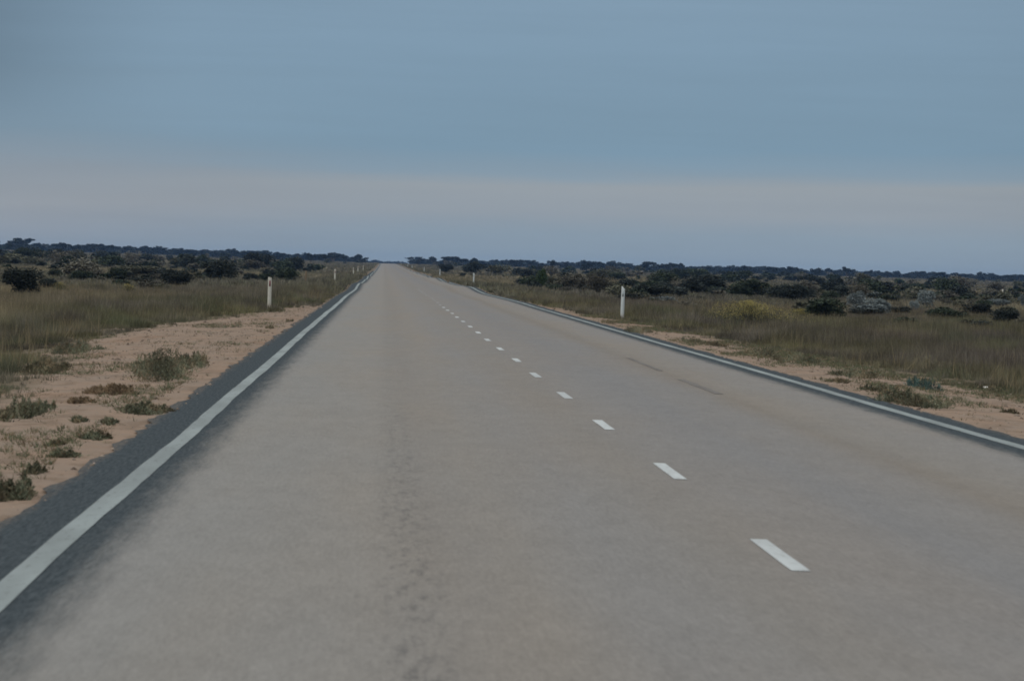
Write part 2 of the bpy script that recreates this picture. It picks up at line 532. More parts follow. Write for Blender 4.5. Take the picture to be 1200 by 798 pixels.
# --- hand placed shrubs: photo centre x, base y, width and height in px, kind, label, (distance if the base is too near the horizon)
SHRUBS = [
    (255, 331, 52, 25, 'dark', 'rounded dark shrub up and left of the nearest guide post with red reflector', 0),
    (206, 339, 44, 22, 'dark', 'dark low shrub in the left grass, beside the rounded dark shrub', 0),
    (24, 349, 60, 34, 'dark', 'broad near-black shrub behind tall grass at the far left edge', 0),
    (70, 309, 36, 17, 'dark', 'dark dome shrub below the treeline at the left, above the broad near-black shrub', 900),
    (33, 308, 44, 18, 'deep', 'dark wide shrub under the treeline at the left edge', 950),
    (131, 311, 26, 13, 'dark', 'small dark shrub between two pale gaps under the left treeline', 850),
    (302, 315, 48, 20, 'dark', 'large dark shrub on the skyline left of the road, widest of its pair', 900),
    (345, 315, 34, 17, 'dark', 'square dark shrub on the skyline left of the road, beside the wider one', 900),
    (237, 307, 24, 13, 'deep', 'dark bush on the left skyline above the rounded dark shrub', 1100),
    (160, 326, 62, 14, 'olive', 'wide low olive shrub in the scrub left of the road', 0),
    (95, 330, 40, 12, 'deep', 'low spreading green shrub between grass and scrub on the left', 0),
    (56, 341, 26, 14, 'dark', 'small dark shrub beside the yellow flowers in the left grass', 0),
    (523, 320, 22, 11, 'dark', 'small dark round shrub nearest the right road edge in the distance', 1100),
    (556, 322, 30, 15, 'dark', 'wide dark shrub beyond the white guide post right of the road', 1050),
    (577, 319, 15, 11, 'dark', 'small dark shrub touching the wide dark shrub right of the road', 1150),
    (543, 325, 9, 5, 'dark', 'tiny dark shrub in front of the wide dark shrub right of the road', 820),
    (635, 340, 14, 24, 'green', 'upright bright green bush right of the road', 0),
    (650, 340, 22, 15, 'olive', 'olive bush between the upright green bush and a dark bush', 0),
    (666, 335, 19, 14, 'dark', 'small dark dome bush right of the upright green bush', 0),
    (702, 346, 38, 25, 'grey', 'twiggy grey brown shrub left of the nearest right guide post', 0),
    (781, 340, 46, 20, 'deep', 'dark green shrub in the scrub just right of the nearest right guide post', 0),
    (828, 345, 60, 22, 'dark', 'wide dark shrub in the scrub behind the grass, above the yellow flowering clump', 0),
    (765, 352, 54, 18, 'dark', 'low dark shrub behind the brown grass beside the nearest right guide post', 0),
    (880, 350, 56, 22, 'deep', 'dark green shrub directly behind the yellow flowering clump', 0),
    (915, 353, 44, 18, 'dark', 'dark shrub behind the right end of the yellow flowering clump', 0),
    (968, 378, 58, 28, 'deep', 'big dark green shrub at the right end of the yellow flowering clump', 0),
    (930, 356, 40, 22, 'dark', 'dark rounded bush behind the big dark green shrub', 0),
    (1006, 362, 34, 30, 'grey', 'tall grey olive shrub behind the silver shrubs', 0),
    (1005, 365, 31, 22, 'silver', 'silver grey shrub with a rounded top, leftmost of the pale shrubs', 0),
    (1026, 369, 40, 18, 'silver', 'low silver shrub just right of the round-topped silver one', 0),
    (1087, 362, 27, 21, 'silver', 'tall silver grey shrub standing apart on the right', 0),
    (1071, 366, 15, 13, 'silver', 'small silver shrub at the left foot of the tall silver one', 0),
    (1171, 362, 34, 11, 'silver', 'low pale silver shrub near the right edge', 0),
    (1198, 360, 16, 14, 'silver', 'pale silver shrub cut by the right edge', 0),
    (1108, 361, 22, 11, 'grey', 'low grey shrub right of the tall silver shrub', 0),
    (1018, 372, 54, 10, 'dark', 'low dark shrub at the foot of the two silver shrubs', 0),
    (1055, 370, 36, 10, 'dark', 'low dark shrub between the two groups of silver shrubs', 0),
    (1178, 383, 44, 20, 'dark', 'dark bristly shrub behind the grass near the right edge', 0),
    (1105, 377, 62, 16, 'deep', 'wide dark green shrub in front of the tall silver shrub', 0),
    (1145, 372, 40, 16, 'dark', 'dark green shrub between the wide shrub and the right edge', 0),
    (1016, 339, 26, 14, 'deep', 'dark dome shrub rising above the silver shrubs', 800),
    (1072, 341, 30, 11, 'deep', 'low green shrub behind the tall silver shrub', 700),
    (1105, 345, 18, 14, 'deep', 'small round green shrub behind the silver shrubs', 0),
    (950, 334, 36, 14, 'dark', 'dark shrub on the right skyline above the yellow flowering clump', 900),
    (722, 326, 28, 10, 'deep', 'dark shrub under the skyline left of the nearest right guide post', 900),
    (780, 327, 26, 12, 'dark', 'dark shrub under the skyline right of the nearest right guide post', 950),
]
n_hero = 0
for px, py, wp, hp, kind, label, Z in SHRUBS:
    if Z:
        d = ray(px, py); x, y = d[0] * Z, float(Z)
    else:
        x, y = hit(px, py)
    w, h = wp * y / FPX * 1.06, hp * y / FPX * 1.05
    o = place('shrub', bush_mesh(kind, 'hi', n_hero % 5), x, y, w, w * rng.uniform(.8, 1.1), h, rng.uniform(0, 6.28), .02 * h)
    tag(o, label, 'shrub', 'shrubs of the roadside scrub')
    n_hero += 1

# --- small plants on the sandy verges
PLANTS = [  # photo x, base y, width px, height px, material, label, lean
    (166, 452, 100, 56, 'sage', 'largest grey green plant on the sandy verge left of the road', .5),
    (212, 434, 50, 28, 'sage', 'grey green plant joined to the right of the largest verge plant', .7),
    (166, 487, 66, 20, 'sage', 'flat green plant beside the dark road edge below the largest verge plant', .9),
    (122, 500, 24, 13, 'sage', 'small green tuft left of the flat green plant on the sand', .6),
    (106, 517, 46, 14, 'sage', 'low green plant on the sand close to the dark road edge', .9),
    (70, 538, 42, 14, 'sage', 'spreading green plant on the sand left of the dark road edge', .9),
    (33, 558, 26, 18, 'sage', 'upright green tuft on the sand near the left edge', .5),
    (8, 590, 40, 32, 'sage', 'green clump cut by the left edge beside the dark road seal', .6),
    (36, 486, 36, 24, 'sage', 'dull green clump on the sand at the left, beside the edge clump', .6),
    (8, 496, 36, 30, 'sage', 'dark green clump cut by the left edge on the sand', .5),
    (88, 497, 22, 12, 'sage', 'faint green sprig between two clumps on the left sand', .7),
    (60, 524, 22, 10, 'olive', 'thin olive sprig on the sand left of the low green plant', .8),
    (126, 465, 70, 18, 'dry', 'low brownish plant on the sand below left of the largest verge plant', 1.0),
    (90, 474, 34, 12, 'dry', 'small brownish plant on the left sand', .9),
    (72, 418, 56, 26, 'sage', 'dark green clump where the tall grass meets the left sand', .5),
    (36, 440, 60, 24, 'olive', 'dark clump at the foot of the tall grass at the left edge', .5),
    (313, 386, 12, 6, 'olive', 'tiny dark tuft on the sand below the nearest left guide post', .7),
    (338, 378, 10, 5, 'olive', 'tiny tuft beside the dark road edge below the left guide post', .7),
    (300, 361, 14, 10, 'sage', 'small green tuft at the left foot of the nearest left guide post', .5),
    (1103, 460, 25, 18, 'teal', 'small blue green plant on the sand at the right', .4),
    (1092, 480, 86, 26, 'sage', 'widest grey green mat plant on the sand beside the right edge line', .9),
    (1046, 462, 50, 14, 'sage', 'low mat plant left of the small blue green plant', .9),
    (1018, 445, 60, 16, 'sage', 'grey green mat plant beside the grass on the right sand', .9),
    (952, 428, 64, 16, 'sage', 'green mat plant midway along the right sand strip', .9),
    (908, 421, 52, 16, 'sage', 'green mat plant left of the midway mat on the right sand', .9),
    (992, 450, 36, 8, 'olive', 'thin flat plant close to the right edge line', 1.0),
    (850, 408, 34, 10, 'olive', 'small mat plant on the right sand below the yellow clump', .9),
    (823, 403, 30, 9, 'sage', 'small green mat beside the right edge line below the grass', .9),
    (757, 392, 44, 11, 'sage', 'flat green plant right of the foot of the nearest right guide post', .8),
    (719, 375, 14, 9, 'sage', 'dark tuft at the left foot of the nearest right guide post', .5),
    (718, 381, 8, 6, 'olive', 'tiny dark tuft on the sand below the nearest right guide post', .6),
    (1192, 486, 20, 7, 'olive', 'tiny flat plant on bare sand at the right edge', .9),
    (1178, 462, 40, 12, 'sage', 'green clump at the grass foot near the right edge', .7),
    (1115, 440, 26, 20, 'sage', 'upright green clump in the grass above the small blue green plant', .4),
]
for i, (px, py, wp, hp, mk, label, lean) in enumerate(PLANTS):
    x, y = hit(px, py)
    s = y / FPX
    w, h = wp * s, hp * s * 1.1
    depth = max(w * .8, .42 * hp * s * y / EYE)
    me = mat_plant(300 + i, w, depth, h * (.62 if hp < .7 * wp else .95), lean, int(np.clip(wp * hp * 2.2, 200, 5600)), mk)
    y += depth * .55
    o = link('verge_plant', me); o.location = (x, y, gz(x, y)); o.rotation_euler = (0, 0, rng.uniform(-.05, .05))
    tag(o, label, 'plant', 'small plants on the sandy verges')

# --- yellow flowering clumps
def flower_clump(seed, w, h, n):
    g = np.random.default_rng(seed)
    def spots(m):
        a = g.uniform(0, 6.28, m); r = np.abs(g.normal(size=m)) * .48
        x, y = np.cos(a) * r * w * .5, np.sin(a) * r * w * .5
        dome = np.minimum(.8, np.exp(-.75 * r ** 2)) * (.55 + .75 * fbm(x * 2.2 + seed, y * 2.2, seed))
        return x, y, dome
    x, y, dm = spots(n)
    p = np.stack([x, y, h * dm * g.uniform(.02, .9, n)], 1)
    ax = np.stack([g.normal(size=n) * .3, g.normal(size=n) * .3, np.ones(n)], 1); ax /= np.linalg.norm(ax, axis=1, keepdims=True)
    v, f, t = leaf_quads(p, .10, .012, g, ax)
    base = mesh('foliage', v, f, M['olive'], {'tint': t})
    m = int(n * (1.35 if w > 1 else .6))
    x, y, dm = spots(m)
    p = np.stack([x, y, h * dm * g.uniform(.45, 1.18, m) ** .7], 1)
    v, f, t = leaf_quads(p, .024, .018, g)
    return base, mesh('flowers', v, f, M['yellow'], {'tint': t})


for i, (px, py, wp, hp, label) in enumerate([
        (878, 386, 136, 33, 'broad yellow flowering clump in the grass right of the road'),
        (938, 376, 40, 16, 'small yellow flowering clump in front of the big dark green shrub'),
        (70, 345, 24, 13, 'yellow flowering clump beside the near-black shrub on the left'),
        (150, 346, 26, 13, 'yellow flowering clump in tall grass below the wide olive shrub')]):
    x, y = hit(px, py); s = y / FPX
    t = empty('flowering_plant', (x, y, gz(x, y)))
    b, fl = flower_clump(500 + i, wp * s, hp * s * 1.05, int(500 + wp * 34))
    link('foliage', b, t); link('flowers', fl, t)
    tag(t, label, 'flowering plant', 'yellow flowering clumps')

# --- scrub: every shrub one could pick out is an object of its own; the mass of far ones is one object
cand = []
EXTRA = []
while len(EXTRA) < 59:
    right = len(EXTRA) < 46
    y = rng.uniform(190, 480) if right else rng.uniform(250, 400)
    u = rng.uniform(.036, .115) if right else rng.uniform(-.072, -.028)
    if right and u * y < 12: continue
    EXTRA.append((u * y, y))
for i, (x, y) in enumerate(EXTRA):
    kind = ('grey', 'olive', 'dark', 'olive', 'silver', 'deep')[i % 6]
    if kind == 'silver' and x < XC: kind = 'grey'
    w = rng.uniform(.7, 1.7) * (.75 + y / 1000); h = w * rng.uniform(.30, .48)
    o = place('shrub', bush_mesh(kind, 'mid', i % 6), x, y, w, w * rng.uniform(.8, 1.3), h, rng.uniform(0, 6.28), .05 * h)
    side = 'left' if x < XC else 'right'
    cw = {'grey': 'grey brown', 'olive': 'olive', 'dark': 'dark', 'silver': 'pale silver', 'deep': 'dark green'}[kind]
    tag(o, f'low {cw} shrub at the near edge of the scrub {side} of the road', 'shrub', f'low {cw} shrubs in the grass {side} of the road')
N_TRY = 4200
Zs = np.exp(rng.uniform(math.log(300), math.log(3100), N_TRY))
Us = rng.uniform(-.080, .126, N_TRY)
Xs = Us * Zs
dens = fbm(Xs * .021 + 5, Zs * .0062, 71)
keep = ((dens - .5) * 1.6 + .5 + rng.uniform(-.16, .16, N_TRY) > .58 + .10 * sstep(1300, 1700, Zs) * (1 - sstep(2300, 2600, Zs))) & ((Xs < -3.2 - 7 * sstep(200, 700, Zs)) | (Xs > 9.5 + 9 * sstep(300, 900, Zs)))
keep &= ~((Zs < 420) & (Us > -.030) & (Us < .026))
keep &= ~((Zs < 360) & (Us < -.02))
kinds_p = ['dark', 'deep', 'olive', 'grey', 'green']
for x, y in zip(Xs[keep], Zs[keep]):
    kind = kinds_p[rng.choice(5, p=[.34, .20, .26, .20, .0])]
    w = rng.gamma(4, .40) * (1.0 + .35 * (y > 900)); w = min(max(w, .7), 4.2)
    h = w * rng.uniform(.38, .62)
    if y < 600: w *= .75; h *= .62
    cand.append((h * w / (y * y), x, y, w, h, kind))
cand.sort(reverse=True)
word = {'dark': 'dark', 'deep': 'dark green', 'olive': 'olive', 'grey': 'grey brown', 'green': 'green'}
N_IND = 194
for i, (_, x, y, w, h, kind) in enumerate(cand[:N_IND]):
    o = place('shrub', bush_mesh(kind, 'mid', i % 6), x, y, w, w * rng.uniform(.8, 1.2), h, rng.uniform(0, 6.28), .03 * h)
    side = 'left' if x < XC else 'right'
    o['label'] = f'{word[kind]} shrub among many alike in the open scrub {side} of the road'
    o['category'] = 'shrub'
    o['group'] = f'{word[kind]} shrubs scattered {side} of the road'

leafc = {'dark': (.026, .034, .029), 'deep': (.030, .044, .026), 'olive': (.062, .068, .042), 'grey': (.105, .103, .085), 'green': (.038, .062, .028)}
vs, fs, cs, nv = [], [], [], 0
lows = {}
for _, x, y, w, h, kind in cand[N_IND:]:
    var = int(rng.integers(0, 8))
    if var not in lows:
        g = np.random.default_rng(900 + var); p = bush_points(g, 190, 6)
        lows[var] = leaf_quads(p, .22, .17, g)
    v, f, t = lows[var]
    a = rng.uniform(0, 6.28); ca, sa = math.cos(a), math.sin(a)
    vv = np.stack([(v[:, 0] * ca - v[:, 1] * sa) * w + x, (v[:, 0] * sa + v[:, 1] * ca) * w + y, v[:, 2] * h + gz(x, y) - .03 * h], 1)
    vs.append(vv); fs.append(f + nv); nv += len(vv)
    cs.append(np.array(leafc[kind])[None, :] * (t * rng.uniform(.75, 1.3))[:, None])
scrub = link('scrub', mesh('scrub', np.concatenate(vs), np.concatenate(fs), M['scrub'], {'col': np.concatenate(cs)}))
tag(scrub, 'distant low scrub merging below the treeline on both sides', 'scrub', kind='stuff')

# --- trees on the skyline
def tree_parts(seed):
    g = np.random.default_rng(seed)
    stems, pts = [], []
    n = int(g.integers(3, 6)); flat = g.uniform(.5, .95)
    for i in range(n):
        a = g.uniform(0, 6.28); r = g.uniform(.12, .34); h = g.uniform(.52, .8)
        tip = np.array([r * math.cos(a), r * math.sin(a), h])
        stems.append(tube([(0, 0, -.03), tip * (.35, .35, .5), tip], [.035, .026, .012], 6))
        for q in range(3):
            c = tip + np.array([g.normal() * .1, g.normal() * .1, g.uniform(-.05, .16)])
            rr = g.uniform(.09, .17)
            d = unit(75, g) * (rr * g.uniform(.5, 1.05, 75))[:, None] * (1.25, 1.25, flat)
            pts.append(c + d)
    p = np.concatenate(pts)
    p[:, 2] = np.maximum(p[:, 2], .12); p[:, 2] /= p[:, 2].max()
    p[:, :2] /= np.abs(p[:, :2]).max() * 2
    low = bush_points(g, 260, 5); low[:, 2] *= .55; low[:, :2] *= .9
    v, f, t = join([leaf_quads(np.concatenate([p, low]) if seed % 3 else p, .13, .095, g)])
    cm = mesh('crown', v, f, M['tree'], {'tint': t})
    v, f, t = join(stems)
    return mesh('trunk', v, f, M['bark'], {'tint': t}), cm


protos = [tree_parts(700 + i) for i in range(9)]


def tree(x, y, w, h, i, label, group):
    t = empty('mallee_tree', (x, y, gz(x, y)), rng.uniform(0, 6.28))
    t.scale = (w, w, h)
    tr, cr = protos[i % 9]
    link('trunk', tr, t); link('crown', cr, t)
    return tag(t, label, 'tree', group)


SKY_TREES = [  # photo x, top height in px above its ground, width px, distance, label
    (30, 20, 40, 2600, 'tallest rounded tree in the skyline at the far left'),
    (70, 15, 26, 2700, 'second rounded tree from the left edge on the skyline'),
    (112, 14, 16, 2750, 'narrow pointed tree on the left skyline'),
    (222, 12, 20, 2800, 'flat-topped thin tree on the left skyline above the dark bush'),
    (364, 14, 12, 2200, 'round-headed tree on the skyline, first left of the paired roadside trees'),
    (383, 14, 18, 2100, 'taller tree of the roadside skyline group left of the road crest'),
    (424, 8, 12, 2500, 'small tree at the right end of the left treeline by the road crest'),
    (490, 8, 12, 2600, 'first tree right of the road crest on the skyline'),
    (556, 14, 14, 2300, 'round-headed tree poking above the treeline over the wide dark shrub'),
    (645, 13, 16, 2200, 'tall tree on the skyline above the upright green bush'),
    (687, 13, 16, 2100, 'rounded tree on the skyline above the twiggy grey shrub'),
    (788, 14, 10, 2500, 'thin tree poking above the skyline right of the nearest right guide post'),
    (933, 12, 8, 2600, 'tiny-headed thin tree on the skyline above the yellow flowering clump'),
    (957, 13, 14, 2500, 'flat-topped open tree on the right skyline above the big dark green shrub'),
    (1018, 12, 12, 2600, 'small open tree on the right skyline above the silver shrubs'),
    (1100, 13, 22, 2600, 'broad flat tree on the right skyline above the tall silver shrub'),
    (1188, 12, 16, 2600, 'round-headed tree on the skyline near the right edge'),
]
for i, (px, hp, wp, Z, label) in enumerate(SKY_TREES):
    d = ray(px, 305)
    tree(d[0] * Z, Z, wp * Z / FPX, hp * .78 * Z / FPX, i, label, 'trees on the skyline')
for i in range(170):
    u = -.078 + .202 * (i + rng.uniform(-.5, .5)) / 170
    y = rng.uniform(2500, 3700)
    x = u * y
    if -9 < x < 14: continue
    h = rng.uniform(2.4, 4.4) * (1 + .08 * (u < -.03)); w = h * rng.uniform(1.2, 2.4)
    side = 'left' if x < XC else 'right'
    tree(x, y, w, h, i, f'low dark tree in the even distant treeline {side} of the road', f'trees of the distant treeline {side} of the road')

vs, fs, cs, nv = [], [], [], 0
for i in range(1500):
    y = rng.uniform(3000, 5600); x = rng.uniform(-.085, .13) * y
    if -14 < x < 18 and y < 4700: continue
    var = int(rng.integers(0, 8)); v, f, t = lows[var] if var in lows else lows[next(iter(lows))]
    h = rng.uniform(2.2, 4.6); w = h * rng.uniform(1.6, 3.2)
    vs.append(np.stack([v[:, 0] * w + x, v[:, 1] * w + y, v[:, 2] * h + gz(x, y) - .1], 1)); fs.append(f + nv); nv += len(v)
    cs.append(np.array((.018, .024, .023))[None, :] * (t * rng.uniform(.8, 1.2))[:, None])
wood = link('woodland', mesh('woodland', np.concatenate(vs), np.concatenate(fs), M['scrub'], {'col': np.concatenate(cs)}))
tag(wood, 'far-off dark woodland closing the horizon behind the treeline', 'woodland', kind='stuff')

# a bare leaning trunk in the left treeline
d = ray(352, 300); x, y = d[0] * 1500, 1500.
parts = [tube([(0, 0, -.1), (-.3, 0, 1.6), (-.9, .1, 3.2)], [.09, .06, .02], 6), tube([(-.25, 0, 1.4), (.2, .1, 2.2)], [.04, .012], 5),
         tube([(-.5, 0, 2.2), (-.35, -.1, 2.9)], [.03, .01], 5)]
v, f, t = join(parts)
o = link('dead_tree', mesh('dead_tree', v, f, M['bark'], {'tint': t})); o.location = (x, y, gz(x, y))
tag(o, 'bare leaning dead tree above the square dark shrub on the left skyline', 'dead tree')

# ------------------------------------------------------------------ grass
def blades(x, y, n_per, h, w, lean, c, g):
    """triangular blades; x,y,h,c per tuft"""
    n = len(x); k = n_per
    bx = np.repeat(x, k) + g.normal(size=n * k) * np.repeat(h, k) * .22
    by = np.repeat(y, k) + g.normal(size=n * k) * np.repeat(h, k) * .22
    bz = np.repeat(ground_z(x, y), k) - .02
    hh = np.repeat(h, k) * g.uniform(.45, 1.1, n * k)
    a = g.uniform(0, 6.28, n * k); l = np.abs(g.normal(size=n * k)) * lean * hh
    tx, ty = bx + np.cos(a) * l, by + np.sin(a) * l
    o = g.uniform(0, 3.14, n * k); ww = np.repeat(w, k) if np.ndim(w) else w
    ox, oy = np.cos(o) * ww * .5, np.sin(o) * ww * .5 * 1.0
    v = np.stack([np.stack([bx - ox, by - oy, bz], 1), np.stack([bx + ox, by + oy, bz], 1), np.stack([tx, ty, bz + hh], 1)], 1).reshape(-1, 3)
    f = np.arange(n * k * 3, dtype=np.int32).reshape(-1, 3)
    cc = np.repeat(c, k, 0) * g.uniform(.65, 1.35, (n * k, 1))
    return v, f, np.repeat(cc, 3, 0)


OLIVE, GREYB, PURPLE, STRAW, GREEN = (np.array(c) for c in ((.110, .105, .058), (.115, .105, .085), (.078, .066, .062), (.225, .190, .118), (.070, .085, .045)))


def stretch(n, k=2.4):
    return np.clip((n - .5) * k + .5, 0, 1)


def grass_colour(x, y, far=False):
    d = grassy(x, y)
    n1 = stretch(fbm(x * .7, y * .14, 81))[:, None]; n2 = fbm(x * .13, y * .03, 83)[:, None]; n3 = fbm(x * .05, y * .009, 85)[:, None]
    c = OLIVE * (1 - n1) + GREYB * n1
    deep = sstep(1.2, 4.0, d)[:, None] * sstep(.32, .55, n2)
    right = (x > XC)[:, None]
    c = c * (1 - deep) + np.where(right, PURPLE * .6 + GREYB * .4, GREYB * 1.05) * deep
    g = sstep(.56, .70, fbm(x * .8, y * .17, 87))[:, None]
    c = c * (1 - .6 * g) + GREEN * .6 * g
    s = sstep(.55, .68, n3) if not far else sstep(.46, .60, n3)
    c = c * (1 - .85 * s) + STRAW * .85 * s
    if not far:
        lane = (sstep(.50, .62, fbm(x * .22, y * .022, 107)) * sstep(3.0, 6.0, d) * .6)[:, None]
        c = c * (1 - lane) + (STRAW * .6 + GREYB * .3) * lane
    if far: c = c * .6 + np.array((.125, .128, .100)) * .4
    c = c * (.60 + .80 * stretch(fbm(x * 1.7, y * .33, 89), 2.4))[:, None]
    return c * rng.uniform(.72, 1.3, (len(x), 1))


gvs = []


def scatter(y0, y1, density, umin=-.078, umax=.124, power=1.0):
    # area-uniform sampling of the wedge between y0 and y1, with a few metres more on either side
    pad = 5.0 if y1 < 400 else 8.0
    n = int(((umax - umin) * y1 + 2 * pad) * (y1 - y0) * density)
    y = rng.uniform(y0, y1, n); x = rng.uniform(umin * y1 - pad, umax * y1 + pad, n)
    k = (x > umin * y - pad) & (x < umax * y + pad)
    x, y = x[k], y[k]
    return x, y


# near verge grass: dense, fine
x, y = scatter(20, 150, 40); d = grassy(x, y); ok = d + rng.uniform(-.45, .35, len(x)) > .12
x, y, d = x[ok], y[ok], d[ok]
ok = stretch(fbm(x * 1.9, y * .55, 90), 1.8) + .5 * sstep(.2, 1.5, d) > rng.uniform(.2, .75, len(x))
x, y, d = x[ok], y[ok], d[ok]
h = (.09 + .27 * sstep(.1, 2.4, d)) * (.45 + 1.1 * stretch(fbm(x * 1.2, y * .3, 91), 1.8)) * rng.uniform(.6, 1.25, len(x))
gvs.append(blades(x, y, 15, h, .009, .42, grass_colour(x, y), rng))
x, y = scatter(150, 290, 20); d = grassy(x, y); ok = (d + rng.uniform(-.3, .3, len(x)) > .05) & ((x < XL - .05) | (x > XR + .05))
x, y, d = x[ok], y[ok], d[ok]
ok = stretch(fbm(x * 1.1, y * .3, 90), 1.8) + .4 * sstep(.2, 1.5, d) > rng.uniform(.15, .8, len(x))
x, y, d = x[ok], y[ok], d[ok]
h = (.13 + .22 * sstep(.1, 2.0, d) * (1 - .55 * sstep(165, 215, y) * sstep(4, 9, d))) * (.45 + 1.1 * stretch(fbm(x * .9, y * .2, 93), 1.8)) * rng.uniform(.6, 1.25, len(x))
gvs.append(blades(x, y, 12, h, .016, .42, grass_colour(x, y), rng))
# taller pale seed heads above the rest
x, y = scatter(45, 320, 1.6); d = grassy(x, y); ok = (d > .5) & (fbm(x * .5, y * .12, 94) > .45)
x, y = x[ok], y[ok]
gvs.append(blades(x, y, 6, rng.uniform(.30, .58, len(x)), .012, .35, np.tile(STRAW * .75, (len(x), 1)), rng))
# thin dry sprigs scattered on the sand
x, y = scatter(26, 200, 7.0); d = grassy(x, y); ok = (d < .1) & ((x < XL - .12) | (x > XR + .12)) & (fbm(x * 1.2, y * .3, 95) + .10 * (y < 85) > .55)
x, y = x[ok], y[ok]
gvs.append(blades(x, y, 7, rng.uniform(.02, .08, len(x)), .010, 1.2, grass_colour(x, y) * 1.05, rng))
# short green growth creeping over the sand in patches
x, y = scatter(26, 190, 58); d = grassy(x, y); pat = fbm(x * .9 + 3, y * .17, 105) + .30 * np.exp(-np.maximum(-d, 0) * 1.3) * (x > XC) + .05 * (x < XC) * (1 - 2.6 * sstep(72, 92, y))
ok = (d < .3) & ((x < XL - .25) | (x > XR + .2)) & (pat + rng.uniform(-.10, .10, len(x)) > .66)
x, y = x[ok], y[ok]
gc = np.where(rng.uniform(size=(len(x), 1)) < .25, (.16, .125, .078), (.098, .112, .066)) * rng.uniform(.75, 1.3, (len(x), 1))
gvs.append(blades(x, y, 10, rng.uniform(.025, .085, len(x)), .010, 1.1, gc, rng))
grass = link('grass', mesh('grass', *[np.concatenate([g[0] for g in gvs]), np.concatenate([g[1] + o for g, o in zip(gvs, np.cumsum([0] + [len(g[0]) for g in gvs[:-1]]))])],
                           M['blades'], {'col': np.concatenate([g[2] for g in gvs])}))
tag(grass, 'tall dry olive and brown grass along both sandy verges', 'grass', kind='stuff')

gvs = []
x, y = scatter(285, 750, 1.9); ok = (x < -2.12) | (x > 5.95)
x, y = x[ok], y[ok]
h = rng.uniform(.14, .42, len(x)) * (.5 + fbm(x * .15, y * .05, 97))
gvs.append(blades(x, y, 9, h, .05, .6, grass_colour(x, y, True), rng))
x, y = scatter(740, 3200, .12); ok = (x < -2.5) | (x > 6.4)
x, y = x[ok], y[ok]
h = rng.uniform(.2, .55, len(x)) * (.5 + fbm(x * .04, y * .012, 99))
gvs.append(blades(x, y, 9, h, .16, 1.2, grass_colour(x, y, True), rng))
cover = link('ground_cover', mesh('ground_cover', *[np.concatenate([g[0] for g in gvs]), np.concatenate([g[1] + o for g, o in zip(gvs, np.cumsum([0] + [len(g[0]) for g in gvs[:-1]]))])],
                                  M['blades'], {'col': np.concatenate([g[2] for g in gvs])}))
tag(cover, 'pale dry grass and low ground cover between the distant shrubs', 'ground cover', kind='stuff')

# ------------------------------------------------------------------ guide posts
def post_mesh(h, w, dpt, mat, slant):
    # tapered flat post with a rounded back and a sloping top
    prof = [(-.5, 0), (.5, 0), (.5, .55), (.25, .95), (-.25, .95), (-.5, .55)]
    levels = [(-.35, 1.), (0, 1.), (h * .5, .98), (h - .06, .96), (h - .012, .93), (h, .86)]
    v = []
    for z, s in levels:
        for a, b in prof:
            zz = z + (slant * (-a) * .9 if z > h - .05 else 0)
            v.append((a * w * s, b * dpt * s, zz))
    k = len(prof)
    f = [[i * k + j, i * k + (j + 1) % k, (i + 1) * k + (j + 1) % k, (i + 1) * k + j] for i in range(len(levels) - 1) for j in range(k)]
    t = (len(levels) - 1) * k
    f += [[t, t + 1, t + 2, t + 5], [t + 2, t + 3, t + 4, t + 5]]
    return mesh('post_body', np.array(v), np.array(f), mat)


def reflector_mesh(h, mat):
    z0, z1, w, y0 = h - .27, h - .10, .052, -.004
    v = [(-w / 2, y0, z0), (w / 2, y0, z0), (w / 2, y0, z1), (-w / 2, y0, z1), (-w / 2, .002, z0), (w / 2, .002, z0), (w / 2, .002, z1), (-w / 2, .002, z1)]
    f = [[0, 1, 2, 3], [4, 7, 6, 5], [0, 4, 5, 1], [1, 5, 6, 2], [2, 6, 7, 3], [3, 7, 4, 0]]
    return mesh('reflector', np.array(v), np.array(f), mat)


PH = .94
pl, pr = post_mesh(PH, .112, .05, M['post'], .02), post_mesh(PH, .108, .055, M['post_cool'], .10)
rl, rr_ = reflector_mesh(PH, M['red']), reflector_mesh(PH, M['clear'])


def guide_post(x, y, side, label, lean=0., yaw=0., h=1.):
    t = empty('guide_post', (x, y, gz(x, y)), yaw)
    t.rotation_euler = (0, lean, yaw); t.scale = (1, 1, h)
    link('post_body', pl if side == 'L' else pr, t)
    link('reflector', rl if side == 'L' else rr_, t)
    tag(t, label, 'guide post', f'guide posts along the {"left" if side == "L" else "right"} verge')


x, y = hit(315.6, 361.5); guide_post(x, y, 'L', 'nearest left guide post, white with red reflector, behind the sandy strip', -.005, .22)
for px, Z, lab in ((392.6, 415, 'second nearest guide post on the left verge, standing in pale grass'), (414.2, 700, 'third nearest small guide post on the left verge'),
                   (419.3, 830, 'fourth nearest tiny guide post on the left verge, right of the third'), (425.5, 1010, 'fifth tiny guide post on the left verge, close to the road crest')):
    guide_post(ray(px, 320)[0] * Z, Z, 'L', lab, rng.normal() * .01, .1)
x, y = hit(728.8, 373.5); guide_post(x, y, 'R', 'white guide post with slanted top beside the right edge line, nearest on the right', .012, -.25)
for px, Z, lab in ((555.2, 450, 'second nearest guide post on the right verge, in front of the wide dark shrub'), (515.4, 730, 'third nearest small guide post on the right verge'),
                   (496.8, 1010, 'fourth nearest tiny guide post on the right verge'), (482.5, 1400, 'fifth nearest tiny guide post on the right verge'),
                   (477.5, 1680, 'sixth tiny guide post on the right verge, just short of the road crest'), (469.6, 2200, 'farthest tiny guide post on the right verge by the road crest')):
    guide_post(ray(px, 322)[0] * Z, Z, 'R', lab, rng.normal() * .01, -.1)

